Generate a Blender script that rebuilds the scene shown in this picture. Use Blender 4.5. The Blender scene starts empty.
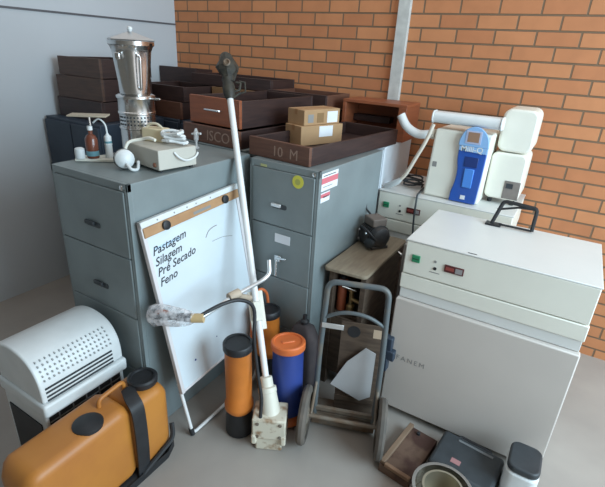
import bpy, bmesh, math, random
from mathutils import Vector, Matrix
random.seed(7)
S = bpy.context.scene
COL = S.collection
R = math.radians

# ------------------------------------------------------------------ camera, world, light, exposure
cam_d = bpy.data.cameras.new('camera'); cam = bpy.data.objects.new('camera', cam_d); COL.objects.link(cam)
rt, up, fw = Vector((0.854, 0.518, 0.053)), Vector((-0.247, 0.314, 0.916)), Vector((-0.459, 0.795, -0.397))
fw.normalize(); rt = (rt - fw * rt.dot(fw)).normalized(); up = rt.cross(fw)
M = Matrix((rt, up, -fw)).transposed().to_4x4(); M.translation = (0, 0, 1.868)
cam.matrix_world = M
cam_d.sensor_width = 36; cam_d.sensor_fit = 'HORIZONTAL'; cam_d.lens = 445 / 605 * 36; cam_d.clip_start = 0.02
S.camera = cam
w = bpy.data.worlds.new('daylight'); S.world = w; w.use_nodes = True
w.node_tree.nodes['Background'].inputs[0].default_value = (1.0, 0.985, 0.96, 1)
w.node_tree.nodes['Background'].inputs[1].default_value = 1.0
ld = bpy.data.lights.new('daylight_through_gate', 'AREA'); lo = bpy.data.objects.new('daylight_through_gate', ld); COL.objects.link(lo)
ld.shape = 'RECTANGLE'; ld.size = 2.6; ld.size_y = 2.2; ld.energy = 215; ld.color = (0.60, 0.84, 1.0)
lo.location = (2.6, 1.3, 2.3)
lo.rotation_euler = (Vector((-1.2, 1.8, 0.8)) - Vector(lo.location)).to_track_quat('-Z', 'Y').to_euler()
S.view_settings.view_transform = 'Standard'; S.view_settings.look = 'None'
S.view_settings.exposure = 0.0; S.view_settings.gamma = 1.0; S.view_settings.use_curve_mapping = False

# ------------------------------------------------------------------ materials
def mat(name, col, rough=0.6, metal=0.0, var=0.0, scale=8.0, bump=0.0, col2=None, thr=(0.35, 0.7), stretch=(1, 1, 1), spec=0.5, alpha=None, trans=0.0):
    m = bpy.data.materials.new(name); m.use_nodes = True
    nt = m.node_tree; b = nt.nodes['Principled BSDF']
    b.inputs['Roughness'].default_value = rough; b.inputs['Metallic'].default_value = metal
    b.inputs['Specular IOR Level'].default_value = spec
    b.inputs['Transmission Weight'].default_value = trans
    if alpha is not None: b.inputs['Alpha'].default_value = alpha
    c = (*col, 1)
    tc = nt.nodes.new('ShaderNodeTexCoord'); mp = nt.nodes.new('ShaderNodeMapping'); mp.inputs['Scale'].default_value = stretch
    nt.links.new(tc.outputs['Object'], mp.inputs['Vector'])
    nz = nt.nodes.new('ShaderNodeTexNoise'); nz.inputs['Scale'].default_value = scale; nz.inputs['Detail'].default_value = 5
    nt.links.new(mp.outputs[0], nz.inputs['Vector'])
    rp = nt.nodes.new('ShaderNodeValToRGB'); rp.color_ramp.elements[0].position = thr[0]; rp.color_ramp.elements[1].position = thr[1]
    if col2 is None: col2 = tuple(x * (1 - var) for x in col)
    rp.color_ramp.elements[0].color = c; rp.color_ramp.elements[1].color = (*col2, 1)
    nt.links.new(nz.outputs['Fac'], rp.inputs['Fac']); nt.links.new(rp.outputs['Color'], b.inputs['Base Color'])
    if name == 'clear_plastic_bag':
        ra = nt.nodes.new('ShaderNodeMapRange'); ra.inputs[1].default_value = 0.35; ra.inputs[2].default_value = 0.65; ra.inputs[3].default_value = 0.12; ra.inputs[4].default_value = 0.75
        nt.links.new(nz.outputs['Fac'], ra.inputs[0]); nt.links.new(ra.outputs[0], b.inputs['Alpha'])
    if bump:
        bp = nt.nodes.new('ShaderNodeBump'); bp.inputs['Strength'].default_value = bump; bp.inputs['Distance'].default_value = 0.004
        nt.links.new(nz.outputs['Fac'], bp.inputs['Height']); nt.links.new(bp.outputs[0], b.inputs['Normal'])
    return m

STEELGREY = mat('grey_green_enamel', (0.215, 0.25, 0.255), 0.42, var=0.16, scale=5)
WHITEMETAL = mat('white_enamel', (0.68, 0.68, 0.655), 0.4, var=0.05, scale=4)
WARMWHITE = mat('cream_plastic', (0.80, 0.78, 0.69), 0.4, var=0.06, scale=5)
DOORWHITE = mat('off_white_enamel', (0.60, 0.545, 0.50), 0.45, var=0.06, scale=3)
PALEGREY = mat('pale_grey_enamel', (0.62, 0.66, 0.70), 0.3, var=0.08, scale=4)
WHITEPL = mat('white_plastic', (0.70, 0.72, 0.72), 0.4, var=0.08, scale=12)
DARKPL = mat('black_plastic', (0.018, 0.019, 0.022), 0.5, var=0.3, scale=20)
GREYPL = mat('charcoal_plastic', (0.04, 0.046, 0.052), 0.5, var=0.3, scale=14)
RUBBER = mat('worn_rubber', (0.085, 0.075, 0.065), 0.85, col2=(0.14, 0.115, 0.095), scale=14)
CHROME = mat('chrome', (0.75, 0.76, 0.77), 0.18, 1.0)
STAINLESS = mat('brushed_stainless_steel', (0.66, 0.66, 0.66), 0.2, 1.0, var=0.08, scale=30, stretch=(1, 1, 0.05))
ALU = mat('dull_aluminium', (0.78, 0.78, 0.78), 0.38, 0.75, var=0.1)
WHITETUBE = mat('white_painted_tube', (0.80, 0.79, 0.78), 0.4, var=0.08, scale=10)
DARKWOOD = mat('dark_stained_wood', (0.028, 0.014, 0.013), 0.5, col2=(0.05, 0.025, 0.021), scale=6, stretch=(1, 1, 10), bump=0.1)
MIDWOOD = mat('brown_wood', (0.105, 0.045, 0.03), 0.5, col2=(0.15, 0.068, 0.042), scale=6, stretch=(1, 1, 10), bump=0.1)
DIMWOOD = mat('dull_brown_wood', (0.06, 0.033, 0.024), 0.55, col2=(0.095, 0.05, 0.034), scale=6, stretch=(1, 1, 10))
REDWOOD = mat('reddish_varnished_wood', (0.31, 0.092, 0.038), 0.45, col2=(0.21, 0.065, 0.03), scale=5, stretch=(1, 1, 8))
BENCHTOP = mat('worn_greyish_bench_wood', (0.22, 0.17, 0.12), 0.7, col2=(0.29, 0.24, 0.17), scale=7, stretch=(6, 1, 1), bump=0.1)
OLDWOOD = mat('old_dusty_wood', (0.06, 0.038, 0.026), 0.75, col2=(0.115, 0.078, 0.052), scale=9, stretch=(1, 1, 5), bump=0.2)
CARD = mat('cardboard', (0.42, 0.255, 0.13), 0.85, var=0.12, scale=10)
TAPE = mat('brown_tape', (0.33, 0.17, 0.075), 0.4)
PAPER = mat('white_paper', (0.74, 0.75, 0.78), 0.8, var=0.06)
INK = mat('black_ink', (0.02, 0.022, 0.03), 0.6)
GREYINK = mat('grey_ink', (0.25, 0.24, 0.23), 0.7)
CHALK = mat('white_chalk', (0.30, 0.20, 0.155), 0.9)
ORANGE = mat('orange_plastic', (0.66, 0.20, 0.03), 0.45, var=0.22, scale=6)
TANKOR = mat('amber_orange_plastic', (0.50, 0.20, 0.035), 0.45, col2=(0.40, 0.145, 0.03), scale=4)
REDOR = mat('red_orange_plastic', (0.72, 0.17, 0.045), 0.45, var=0.15, scale=9)
BLUE = mat('blue_plastic', (0.028, 0.055, 0.24), 0.42, var=0.35, scale=5)
PANELBLUE = mat('glossy_blue_plastic', (0.025, 0.10, 0.43), 0.3, var=0.2, scale=3)
PALEBLUE = mat('pale_blue_plastic', (0.25, 0.44, 0.72), 0.35)
LIGHTBLUE = mat('light_blue_plastic', (0.07, 0.24, 0.68), 0.3)
SCREEN = mat('brown_display', (0.30, 0.18, 0.12), 0.3)
BOARDWHITE = mat('whiteboard_laminate', (0.66, 0.72, 0.76), 0.35, col2=(0.60, 0.66, 0.70), scale=3)
CLAMP = mat('tan_wood_strip', (0.45, 0.26, 0.13), 0.55, col2=(0.36, 0.19, 0.09), scale=8)
CARTBLUE = mat('worn_grey_blue_paint', (0.10, 0.115, 0.122), 0.5, col2=(0.15, 0.13, 0.105), scale=9, thr=(0.5, 0.7), metal=0.1)
RUSTSTEEL = mat('rusty_steel', (0.20, 0.175, 0.145), 0.65, metal=0.2, col2=(0.15, 0.09, 0.05), scale=14)
CREAMIRON = mat('chipped_cream_paint', (0.62, 0.57, 0.46), 0.6, col2=(0.30, 0.19, 0.11), scale=16, thr=(0.55, 0.68), bump=0.15)
ENGINE = mat('oily_dark_metal', (0.035, 0.036, 0.04), 0.5, metal=0.3, col2=(0.09, 0.08, 0.075), scale=18)
OLIVEIRON = mat('dirty_olive_metal', (0.016, 0.015, 0.012), 0.6, col2=(0.05, 0.043, 0.03), scale=35, bump=0.5)
BRASS = mat('brass', (0.45, 0.32, 0.15), 0.35, 0.8)
GREENSW = mat('green_switch', (0.02, 0.22, 0.10), 0.4)
REDLCD = mat('dark_red_display', (0.10, 0.025, 0.025), 0.25)
YELLOW = mat('yellow_sticker', (0.66, 0.62, 0.08), 0.6)
PINKRED = mat('red_print', (0.62, 0.16, 0.19), 0.6)
CANVAS = mat('dark_brown_canvas', (0.035, 0.028, 0.03), 0.85, col2=(0.06, 0.045, 0.045), scale=12)
SHADENAVY = mat('shade_navy_enamel', (0.035, 0.05, 0.075), 0.5, var=0.2)  # grey cabinets standing in shadow; the shade is put into this colour
AMBER = mat('brown_glass_bottle', (0.16, 0.05, 0.03), 0.2)
CLEARBAG = mat('clear_plastic_bag', (0.80, 0.78, 0.80), 0.2, alpha=0.30, bump=1.0, scale=40)
TEAL = mat('teal_label', (0.12, 0.28, 0.33), 0.5)
SIEVEMESH = mat('sieve_mesh', (0.42, 0.38, 0.30), 0.55, 0.5, var=0.2, scale=60)

def floor_mat():
    m = mat('polished_concrete', (0.38, 0.34, 0.305), 0.45, col2=(0.29, 0.26, 0.235), scale=2.2, thr=(0.3, 0.75), bump=0.03)
    return m
def brick_mat():
    m = bpy.data.materials.new('orange_brick'); m.use_nodes = True; nt = m.node_tree; b = nt.nodes['Principled BSDF']
    tc = nt.nodes.new('ShaderNodeTexCoord'); sp = nt.nodes.new('ShaderNodeSeparateXYZ'); cb = nt.nodes.new('ShaderNodeCombineXYZ')
    ax = nt.nodes.new('ShaderNodeMath'); ax.inputs[1].default_value = 10 * 0.241 + 0.825 + 0.1205
    az = nt.nodes.new('ShaderNodeMath'); az.inputs[1].default_value = -(2.1435 - 26 * 0.0865) + 0.004
    nt.links.new(tc.outputs['Object'], sp.inputs[0]); nt.links.new(sp.outputs[0], ax.inputs[0]); nt.links.new(sp.outputs[2], az.inputs[0])
    nt.links.new(ax.outputs[0], cb.inputs[0]); nt.links.new(az.outputs[0], cb.inputs[1])
    br = nt.nodes.new('ShaderNodeTexBrick'); br.inputs['Scale'].default_value = 1.0
    br.inputs['Brick Width'].default_value = 0.241; br.inputs['Row Height'].default_value = 0.0865
    br.inputs['Mortar Size'].default_value = 0.0068; br.inputs['Mortar Smooth'].default_value = 0.35; br.inputs['Bias'].default_value = -0.1
    br.inputs['Color1'].default_value = (0.52, 0.215, 0.092, 1); br.inputs['Color2'].default_value = (0.43, 0.162, 0.068, 1)
    br.inputs['Mortar'].default_value = (0.17, 0.105, 0.06, 1); br.offset = 0.5
    nt.links.new(cb.outputs[0], br.inputs['Vector'])
    nz = nt.nodes.new('ShaderNodeTexNoise'); nz.inputs['Scale'].default_value = 9; nz.inputs['Detail'].default_value = 6
    nt.links.new(tc.outputs['Object'], nz.inputs['Vector'])
    mx = nt.nodes.new('ShaderNodeMix'); mx.data_type = 'RGBA'; mx.blend_type = 'OVERLAY'; mx.inputs[0].default_value = 0.15
    nt.links.new(br.outputs['Color'], mx.inputs[6]); nt.links.new(nz.outputs['Fac'], mx.inputs[7])
    nt.links.new(mx.outputs[2], b.inputs['Base Color']); b.inputs['Roughness'].default_value = 0.8
    bp = nt.nodes.new('ShaderNodeBump'); bp.invert = True; bp.inputs['Strength'].default_value = 0.8; bp.inputs['Distance'].default_value = 0.006
    nt.links.new(br.outputs['Fac'], bp.inputs['Height']); nt.links.new(bp.outputs[0], b.inputs['Normal'])
    return m

# ------------------------------------------------------------------ mesh helpers
class MB:
    def __init__(s): s.bm = bmesh.new()
    def box(s, x0, x1, y0, y1, z0, z1, mtx=None):
        vs = [s.bm.verts.new((x, y, z)) for z in (z0, z1) for y in (y0, y1) for x in (x0, x1)]
        for f in ((0, 2, 3, 1), (4, 5, 7, 6), (0, 1, 5, 4), (2, 6, 7, 3), (0, 4, 6, 2), (1, 3, 7, 5)):
            s.bm.faces.new([vs[i] for i in f])
        if mtx is not None:
            for v in vs: v.co = mtx @ v.co
        return s
    def loft(s, rings, cap=True, closed=False):
        R_ = [[s.bm.verts.new(p) for p in r] for r in rings]; n = len(R_[0])
        pairs = list(zip(R_, R_[1:])) + ([(R_[-1], R_[0])] if closed else [])
        for a, b in pairs:
            for i in range(n): s.bm.faces.new((a[i], a[(i + 1) % n], b[(i + 1) % n], b[i]))
        if cap and not closed:
            s.bm.faces.new(R_[0][::-1]); s.bm.faces.new(R_[-1])
        return s
    def lathe(s, prof, c=(0, 0, 0), seg=32, axis=None, cap=True, closed=False):
        q = Vector(axis).to_track_quat('Z', 'Y') if axis else None; rings = []
        for r, z in prof:
            ring = []
            for i in range(seg):
                a = 2 * math.pi * i / seg; v = Vector((max(r, 1e-4) * math.cos(a), max(r, 1e-4) * math.sin(a), z))
                if q: v = q @ v
                ring.append(v + Vector(c))
            rings.append(ring)
        return s.loft(rings, cap, closed)
    def cyl(s, p0, p1, r0, r1=None, seg=20):
        p0, p1 = Vector(p0), Vector(p1); d = p1 - p0
        return s.lathe([(r0, 0), (r0 if r1 is None else r1, d.length)], p0, seg, d)
    def tube(s, pts, r, seg=10, closed=False):
        pts = [Vector(p) for p in pts]; n = len(pts); rings = []; N = None
        for i, p in enumerate(pts):
            a = pts[i - 1] if (i > 0 or closed) else p; b = pts[(i + 1) % n] if (i < n - 1 or closed) else p
            t = (b - a).normalized()
            if N is None:
                N = t.orthogonal().normalized()
            else:
                N = (N - t * N.dot(t)); N = N.normalized() if N.length > 1e-6 else t.orthogonal().normalized()
            B = t.cross(N); rr = r[i] if isinstance(r, (list, tuple)) else r
            rings.append([p + (N * math.cos(2 * math.pi * k / seg) + B * math.sin(2 * math.pi * k / seg)) * rr for k in range(seg)])
        return s.loft(rings, not closed, closed)
    def prism(s, poly, d0, d1, plane='XZ'):
        """extrude a 2D outline; plane XZ goes along Y, XY along Z, YZ along X"""
        f = {'XZ': lambda a, b, d: (a, d, b), 'XY': lambda a, b, d: (a, b, d), 'YZ': lambda a, b, d: (d, a, b)}[plane]
        return s.loft([[f(a, b, d0) for a, b in poly], [f(a, b, d1) for a, b in poly]])
    def build(s, name, m, parent=None, bevel=0.0, bseg=2, mtx=None, sharp=38):
        bmesh.ops.recalc_face_normals(s.bm, faces=s.bm.faces)
        if mtx is not None: bmesh.ops.transform(s.bm, matrix=mtx, verts=s.bm.verts)
        me = bpy.data.meshes.new(name); s.bm.to_mesh(me); s.bm.free()
        me.materials.append(m)
        me.polygons.foreach_set('use_smooth', [True] * len(me.polygons)); me.set_sharp_from_angle(angle=R(sharp))
        o = bpy.data.objects.new(name, me); COL.objects.link(o)
        if parent: o.parent = parent
        if bevel:
            bv = o.modifiers.new('edge', 'BEVEL'); bv.width = bevel; bv.segments = bseg; bv.limit_method = 'ANGLE'; bv.angle_limit = R(40)
        return o

def smooth(pts, n=6, closed=False):
    P = [Vector(p) for p in pts]; out = []; m = len(P)
    rng = range(m) if closed else range(m - 1)
    for i in rng:
        if closed: a, b, c, d = P[i - 1], P[i], P[(i + 1) % m], P[(i + 2) % m]
        else: a, b, c, d = P[max(i - 1, 0)], P[i], P[i + 1], P[min(i + 2, m - 1)]
        for k in range(n):
            t = k / n
            out.append(0.5 * ((2 * b) + (c - a) * t + (2 * a - 5 * b + 4 * c - d) * t * t + (3 * b - a - 3 * c + d) * t ** 3))
    if not closed: out.append(P[-1])
    return out
def fillet(pts, r=0.05, n=6, closed=False):
    P = [Vector(p) for p in pts]; out = []; m = len(P)
    for i, p in enumerate(P):
        if not closed and i in (0, m - 1): out.append(p); continue
        a, b = P[i - 1], P[(i + 1) % m]; u, v = (a - p), (b - p); rr = min(r, u.length * .49, v.length * .49)
        s_, e_ = p + u.normalized() * rr, p + v.normalized() * rr
        for k in range(n + 1):
            t = k / n; out.append(s_ * (1 - t) ** 2 + p * 2 * t * (1 - t) + e_ * t * t)
    return out
def rrect(cx, cy, wx, wy, r, n=5):
    pts = []
    for sx, sy, a0 in ((1, 1, 0), (-1, 1, 90), (-1, -1, 180), (1, -1, 270)):
        for k in range(n + 1):
            a = R(a0 + 90 * k / n); pts.append((cx + sx * (wx / 2 - r) + r * math.cos(a), cy + sy * (wy / 2 - r) + r * math.sin(a)))
    return pts
def circle(cx, cy, r, n=24): return [(cx + r * math.cos(2 * math.pi * k / n), cy + r * math.sin(2 * math.pi * k / n)) for k in range(n)]

def tag(o, label, cat, group=None):
    o['label'] = label; o['category'] = cat
    if group: o['group'] = group
    return o
def thing(name, label, cat, loc=(0, 0, 0), rz=0, group=None, mtx=None):
    o = bpy.data.objects.new(name, None); COL.objects.link(o); o.empty_display_size = 0.05
    o.location = loc; o.rotation_euler = (0, 0, R(rz))
    if mtx is not None: o.matrix_world = mtx
    return tag(o, label, cat, group)
def copy_tree(o, parent=None):
    c = o.copy(); COL.objects.link(c)
    if parent: c.parent = parent
    for ch in list(o.children): copy_tree(ch, c)
    return c
def struct(name, mb, m):
    o = mb.build(name, m); o['kind'] = 'structure'; return o
def text(name, body, size, m, parent, mtx, shear=0.0, spacing=1.0, extrude=0.0004, bold=0.0):
    cu = bpy.data.curves.new(name, 'FONT'); cu.body = body; cu.size = size; cu.shear = shear; cu.space_character = spacing
    cu.extrude = extrude; cu.offset = bold; cu.align_x = 'LEFT'; cu.resolution_u = 3
    t = bpy.data.objects.new(name, cu); COL.objects.link(t)
    me = bpy.data.meshes.new_from_object(t.evaluated_get(bpy.context.evaluated_depsgraph_get()))
    bpy.data.objects.remove(t); bpy.data.curves.remove(cu)
    me.name = name; me.materials.clear(); me.materials.append(m)
    o = bpy.data.objects.new(name, me); COL.objects.link(o); o.parent = parent; o.matrix_local = mtx
    return o
FRONT = Matrix.Rotation(R(90), 4, 'X')                      # text lying in the XZ plane facing -Y
def at(x, y, z, m=FRONT): return Matrix.Translation((x, y, z)) @ m

# ------------------------------------------------------------------ the room
WY = 3.3; LX = -3.396; WX1 = 2.2
struct('floor', MB().box(LX, 2.2, -1.6, WY, -0.1, 0), floor_mat())
struct('wall_back', MB().box(LX - 0.15, WX1, WY, WY + 0.15, 0, 3.0), brick_mat())
LWALL = mat('pale_blue_grey_wall_paint', (0.52, 0.55, 0.58), 0.6, var=0.06, scale=1.5)
struct('wall_left', MB().box(LX - 0.15, LX, -1.6, WY, 0, 3.0), LWALL)
struct('trim_1', MB().box(LX, LX + 0.006, -1.6, WY, 2.022, 2.036), mat('dark_joint_strip', (0.10, 0.10, 0.11), 0.6))
struct('unseen_wall_front', MB().box(LX, 2.2, -1.75, -1.6, 0, 3.0), mat('grey_painted_wall', (0.30, 0.265, 0.22), 0.8, var=0.1))  # out of view behind the camera, put in to block light on front faces
struct('unseen_ceiling', MB().box(LX, 2.2, -1.6, 0.7, 3.0, 3.1), mat('grey_ceiling', (0.38, 0.34, 0.29), 0.8, var=0.1))  # partial slab out of view, added to keep sky light off front faces
tr = MB().box(-1.238, -1.152, WY - 0.035, WY, 0.0, 3.0).build('cable_trunking', mat('pale_grey_trunking', (0.56, 0.56, 0.53), 0.6, col2=(0.42, 0.42, 0.40), scale=14), None, 0.003)
tag(tr, 'pale grey vertical cable trunking running up the brick wall', 'trunking')

# ------------------------------------------------------------------ filing cabinets
def filing_cabinet(name, label, loc, rz, Wd, D, H=1.33, m=STEELGREY, grips=(0, 1, 2, 3)):
    t = thing(name, label, 'filing cabinet', loc, rz, 'filing cabinets')
    MB().box(0, Wd, 0.018, D, 0.0, H).build('body', m, t, 0.004)
    if True:
        rim = MB(); rim.box(0.012, 0.022, -0.001, 0.02, 0.05, H - 0.004); rim.box(Wd - 0.022, Wd - 0.012, -0.001, 0.02, 0.05, H - 0.004)
        rim.box(0.0, Wd, 0.0, 0.02, H - 0.035, H); rim.box(0, Wd, 0.0, 0.02, 0.0, 0.055); rim.box(0, 0.012, 0.0, 0.02, 0.0, H); rim.box(Wd - 0.012, Wd, 0, 0.02, 0, H)
        rim.build('front_frame', m, t, 0.002)
        ph = (H - 0.035 - 0.055) / 4
        for k in range(4):
            z1 = H - 0.037 - k * ph; z0 = z1 - ph + 0.004
            d = MB().box(0.024, Wd - 0.024, -0.006, 0.03, z0, z1).build('drawer', m, t, 0.004)
            if k in grips:
                c = Wd * (0.44 if Wd < 0.46 else 0.5); zc = z1 - 0.185
                hb = MB(); hb.prism(rrect(c + 0.012, zc - 0.006, 0.095, 0.026, 0.010), -0.009, -0.005); hb.build('handle_shade', GREYPL, d)  # dark plate painted as the shade around the handle
                h = MB(); h.box(c - 0.034, c + 0.028, -0.022, -0.0085, zc - 0.010, zc + 0.010); h.build('handle', ALU if Wd < 0.46 else GREYPL, d, 0.004)
    lk = MB(); lk.lathe([(0.011, 0), (0.011, 0.008), (0.007, 0.011)], (Wd - 0.03, 0.0, H - 0.018), 14, (0, -1, 0)); lk.build('lock', CHROME, t)
    return t
left_cab = filing_cabinet('filing_cabinet', 'grey-green filing cabinet carrying the steel blender, white flip chart leaning on its side', (-2.025, 1.143, 0), 0, 0.525, 0.82)
MC = (-1.447, 1.893, 0); MR = -2.0
mid_cab = filing_cabinet('filing_cabinet', 'grey-green filing cabinet with a round yellow sticker, under the open drawer of cartons', MC, MR, 0.44, 0.755, grips=(0,))
# stickers and key on the middle one
st = MB().prism(circle(0.318, 1.258, 0.034), -0.0085, -0.0065).build('round_sticker', YELLOW, mid_cab); st['label'] = 'round yellow sticker'
MB().prism(circle(0.318, 1.258, 0.016), -0.0095, -0.008).build('sticker_print', mat('olive_print', (0.42, 0.42, 0.10), 0.6), st)
st = MB().box(0.075, 0.115, -0.003, -0.0005, 1.298, 1.311).build('small_sticker', mat('faded_yellow_label', (0.45, 0.46, 0.22), 0.6), mid_cab); st['label'] = 'small yellow label'
st = MB().box(0.185, 0.285, -0.0085, -0.006, 0.895, 0.945).build('drawer_label', PAPER, mid_cab); st['label'] = 'white card on the second drawer'
k = MB(); k.box(0.20, 0.24, -0.03, -0.007, 0.79, 0.825); k.cyl((0.22, -0.03, 0.81), (0.285, -0.04, 0.825), 0.006); k.cyl((0.215, -0.03, 0.80), (0.215, -0.03, 0.70), 0.008)
k.build('latch', CHROME, mid_cab, 0.003)['label'] = 'chrome latch on the second drawer'
ws = MB().box(0.4395, 0.4415, 0.02, 0.185, 1.225, 1.315).build('warning_sticker', PAPER, mid_cab); ws['label'] = 'white sticker with red bands'
MB().box(0.4412, 0.4422, 0.02, 0.185, 1.262, 1.292).build('red_band', PINKRED, ws)
MB().box(0.4412, 0.4422, 0.035, 0.16, 1.300, 1.304).build('print_line', INK, ws)
MB().box(0.4412, 0.4422, 0.035, 0.13, 1.243, 1.247).build('print_line', GREYINK, ws)
ws2 = MB().box(0.4395, 0.4415, 0.02, 0.11, 1.165, 1.215).build('warning_sticker', PAPER, mid_cab)
MB().box(0.4412, 0.4422, 0.02, 0.11, 1.19, 1.21).build('red_band', PINKRED, ws2)
MB().box(0.4412, 0.4422, 0.04, 0.10, 1.188, 1.196).build('print_line', INK, ws2)
filing_cabinet('filing_cabinet', 'grey filing cabinet directly behind the one with the blender, wooden drawers on it', (-2.06, 2.005, 0), -3, 0.485, 0.84)
# cabinets with shade in their navy colour that hold the stacks by the left wall
def shade_cabinet(label, x0, x1, y0, y1, h=1.33):
    t = thing('metal_cabinet', label, 'cabinet', (x0, y0, 0), 0, 'shade-darkened cabinets under the stacked drawers')
    MB().box(0, x1 - x0, 0.012, y1 - y0, 0, h).build('body', SHADENAVY, t, 0.004)
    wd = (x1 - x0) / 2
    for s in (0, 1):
        d = MB().box(0.006 + s * wd, wd - 0.004 + s * wd, -0.006, 0.012, 0.06, h - 0.02).build('door', SHADENAVY, t, 0.003)
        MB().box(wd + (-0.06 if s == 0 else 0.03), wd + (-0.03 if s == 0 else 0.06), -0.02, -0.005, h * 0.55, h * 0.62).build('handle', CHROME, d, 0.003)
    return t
shade_cabinet('shade-darkened grey metal cabinet behind the blender, in the corner of the walls', -3.37, -2.62, 2.52, 3.28)
shade_cabinet('shade-darkened grey metal cabinet under the long drawers at the brick wall', -2.60, -2.10, 2.52, 3.28)
shade_cabinet('shade-darkened grey metal cabinet by the pale left wall under two brown drawers', -3.37, -2.75, 1.92, 2.50)
shade_cabinet('shade-darkened grey metal cabinet at the brick wall behind the cartons', -2.08, -1.53, 2.86, 3.28)
# pale cabinet behind the middle filing cabinet
pc = thing('storage_cabinet', 'pale grey glossy cabinet behind the yellow-stickered filing cabinet, beside the back incubator', 'cabinet', (-1.525, 2.72, 0))
MB().box(0, 0.52, 0.01, 0.53, 0, 1.328).build('body', PALEGREY, pc, 0.004)
MB().box(0.01, 0.51, -0.004, 0.01, 0.05, 1.31).build('door', PALEGREY, pc, 0.003)

# ------------------------------------------------------------------ loose wooden drawers
def wood_drawer(label, loc, rz, W_, D, H, face=MIDWOOD, side=DARKWOOD, handle=False, over=0.0):
    t = thing('wooden_drawer_box', label, 'drawer', loc, rz, 'loose wooden drawers')
    th = 0.018
    f = MB().box(-W_ / 2 - over, W_ / 2 + over, 0, 0.022, 0, H).build('front_panel', face, t, 0.002)
    for s in (-1, 1):
        MB().box(s * W_ / 2 - (th if s > 0 else 0), s * W_ / 2 + (th if s < 0 else 0), 0.0222, D - th, 0.0, H * 0.97).build('side_panel', side, t, 0.002)
    MB().box(-W_ / 2, W_ / 2, D - th + 0.0002, D, 0, H * 0.97).build('back_panel', side, t, 0.002)
    MB().box(-W_ / 2 + th, W_ / 2 - th, 0.0222, D - th, 0.008, 0.018).build('bottom_panel', side, t)
    if handle:
        h = MB(); h.tube(fillet([(-0.06, 0, H * .55), (-0.06, -0.022, H * .55), (0.06, -0.022, H * .55), (0.06, 0, H * .55)], 0.012), 0.006, 8); h.build('handle', CHROME, f)
    return t, f
T0 = 1.332
dA, fA = wood_drawer('low wooden drawer chalked ISCO behind the white power supply, under the red-brown drawer', (-1.83, 2.005, T0), -4, 0.46, 0.78, 0.10)
text('chalk_mark', 'ISCO', 0.085, CHALK, fA, at(-0.03, -0.001, 0.02), 0.05)
dB, fB = wood_drawer('red-brown wooden drawer with a metal handle, behind the pole', (-1.845, 2.06, T0 + 0.102), -4, 0.41, 0.74, 0.158, REDWOOD, DARKWOOD, True)
dM, fM = wood_drawer('open wooden drawer chalked 10 M holding the two cardboard cartons', (-1.298, 1.935, T0), -6, 0.41, 0.98, 0.098, MIDWOOD, DARKWOOD)
text('chalk_mark', '10  M', 0.075, CHALK, fM, at(-0.04, -0.001, 0.02), 0.0)
# stacks near the wall
wood_drawer('brown-fronted low drawer behind the blender, at the bottom of its stack', (-2.835, 2.55, T0), -3, 0.46, 0.46, 0.125, MIDWOOD, DARKWOOD)
wood_drawer('dark drawer on top of the brown-fronted low drawer behind the blender', (-2.845, 2.57, T0 + 0.127), 0, 0.50, 0.45, 0.11, DARKWOOD, DARKWOOD)
wood_drawer('tall dark drawer in the corner below the pale wall, right of the blender jug', (-3.165, 3.065, T0), 0, 0.44, 0.22, 0.345, DARKWOOD, DARKWOOD)
wood_drawer('dark drawer at the bottom of the left wall stack', (-3.08, 2.02, T0), 0, 0.5, 0.46, 0.135, DARKWOOD, DARKWOOD)
wood_drawer('brown-fronted drawer in the middle of the left wall stack', (-3.07, 2.03, T0 + 0.137), 2, 0.48, 0.45, 0.15, DIMWOOD, DARKWOOD)
wood_drawer('brown drawer on top of the left wall stack, beside the blender jug', (-3.06, 2.04, T0 + 0.289), 0, 0.46, 0.44, 0.125, DIMWOOD, DARKWOOD)
wood_drawer('light brown drawer under the long dark one, behind the red-brown drawer', (-2.345, 2.86, T0), 0, 0.46, 0.38, 0.235, mat('ochre_wood', (0.22, 0.115, 0.05), 0.55, var=0.2), MIDWOOD)
wood_drawer('long dark drawer highest on the brick wall side, behind the pole head', (-2.43, 2.90, T0 + 0.237), 0.5, 0.80, 0.34, 0.085, DARKWOOD, DARKWOOD)
wood_drawer('dark brown drawer standing behind the red-brown drawer, near the brick wall', (-1.80, 2.87, T0), 0, 0.5, 0.38, 0.14, DARKWOOD, DARKWOOD)
wood_drawer('dark drawer with worn pale rim on another drawer, left of the cartons at the wall', (-1.79, 2.88, T0 + 0.142), 0, 0.5, 0.38, 0.115, DARKWOOD, MIDWOOD)
# brown open-fronted box at the right, on the pale cabinet
bx = thing('wooden_box', 'open-fronted brown wooden box under the cable trunking, right of the cartons', 'box', (-1.20, 2.97, 1.33))
MB().box(-0.25, 0.22, 0, 0.285, 0.225, 0.245).build('top_panel', REDWOOD, bx, 0.002)
MB().box(0.165, 0.22, 0, 0.285, 0.0, 0.2248).build('side_panel', REDWOOD, bx, 0.002)
MB().box(-0.25, -0.225, 0, 0.285, 0, 0.2248).build('side_panel', REDWOOD, bx, 0.002)
MB().box(-0.2248, 0.1648, 0.22, 0.24, 0, 0.2248).build('back_panel', REDWOOD, bx)
MB().box(-0.2248, 0.1648, 0.02, 0.2198, 0, 0.02).build('bottom_panel', DARKWOOD, bx)
MB().box(-0.2248, 0.06, 0.14, 0.2198, 0.09, 0.135).build('inner_ledge', DARKWOOD, bx, 0.003)

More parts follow.
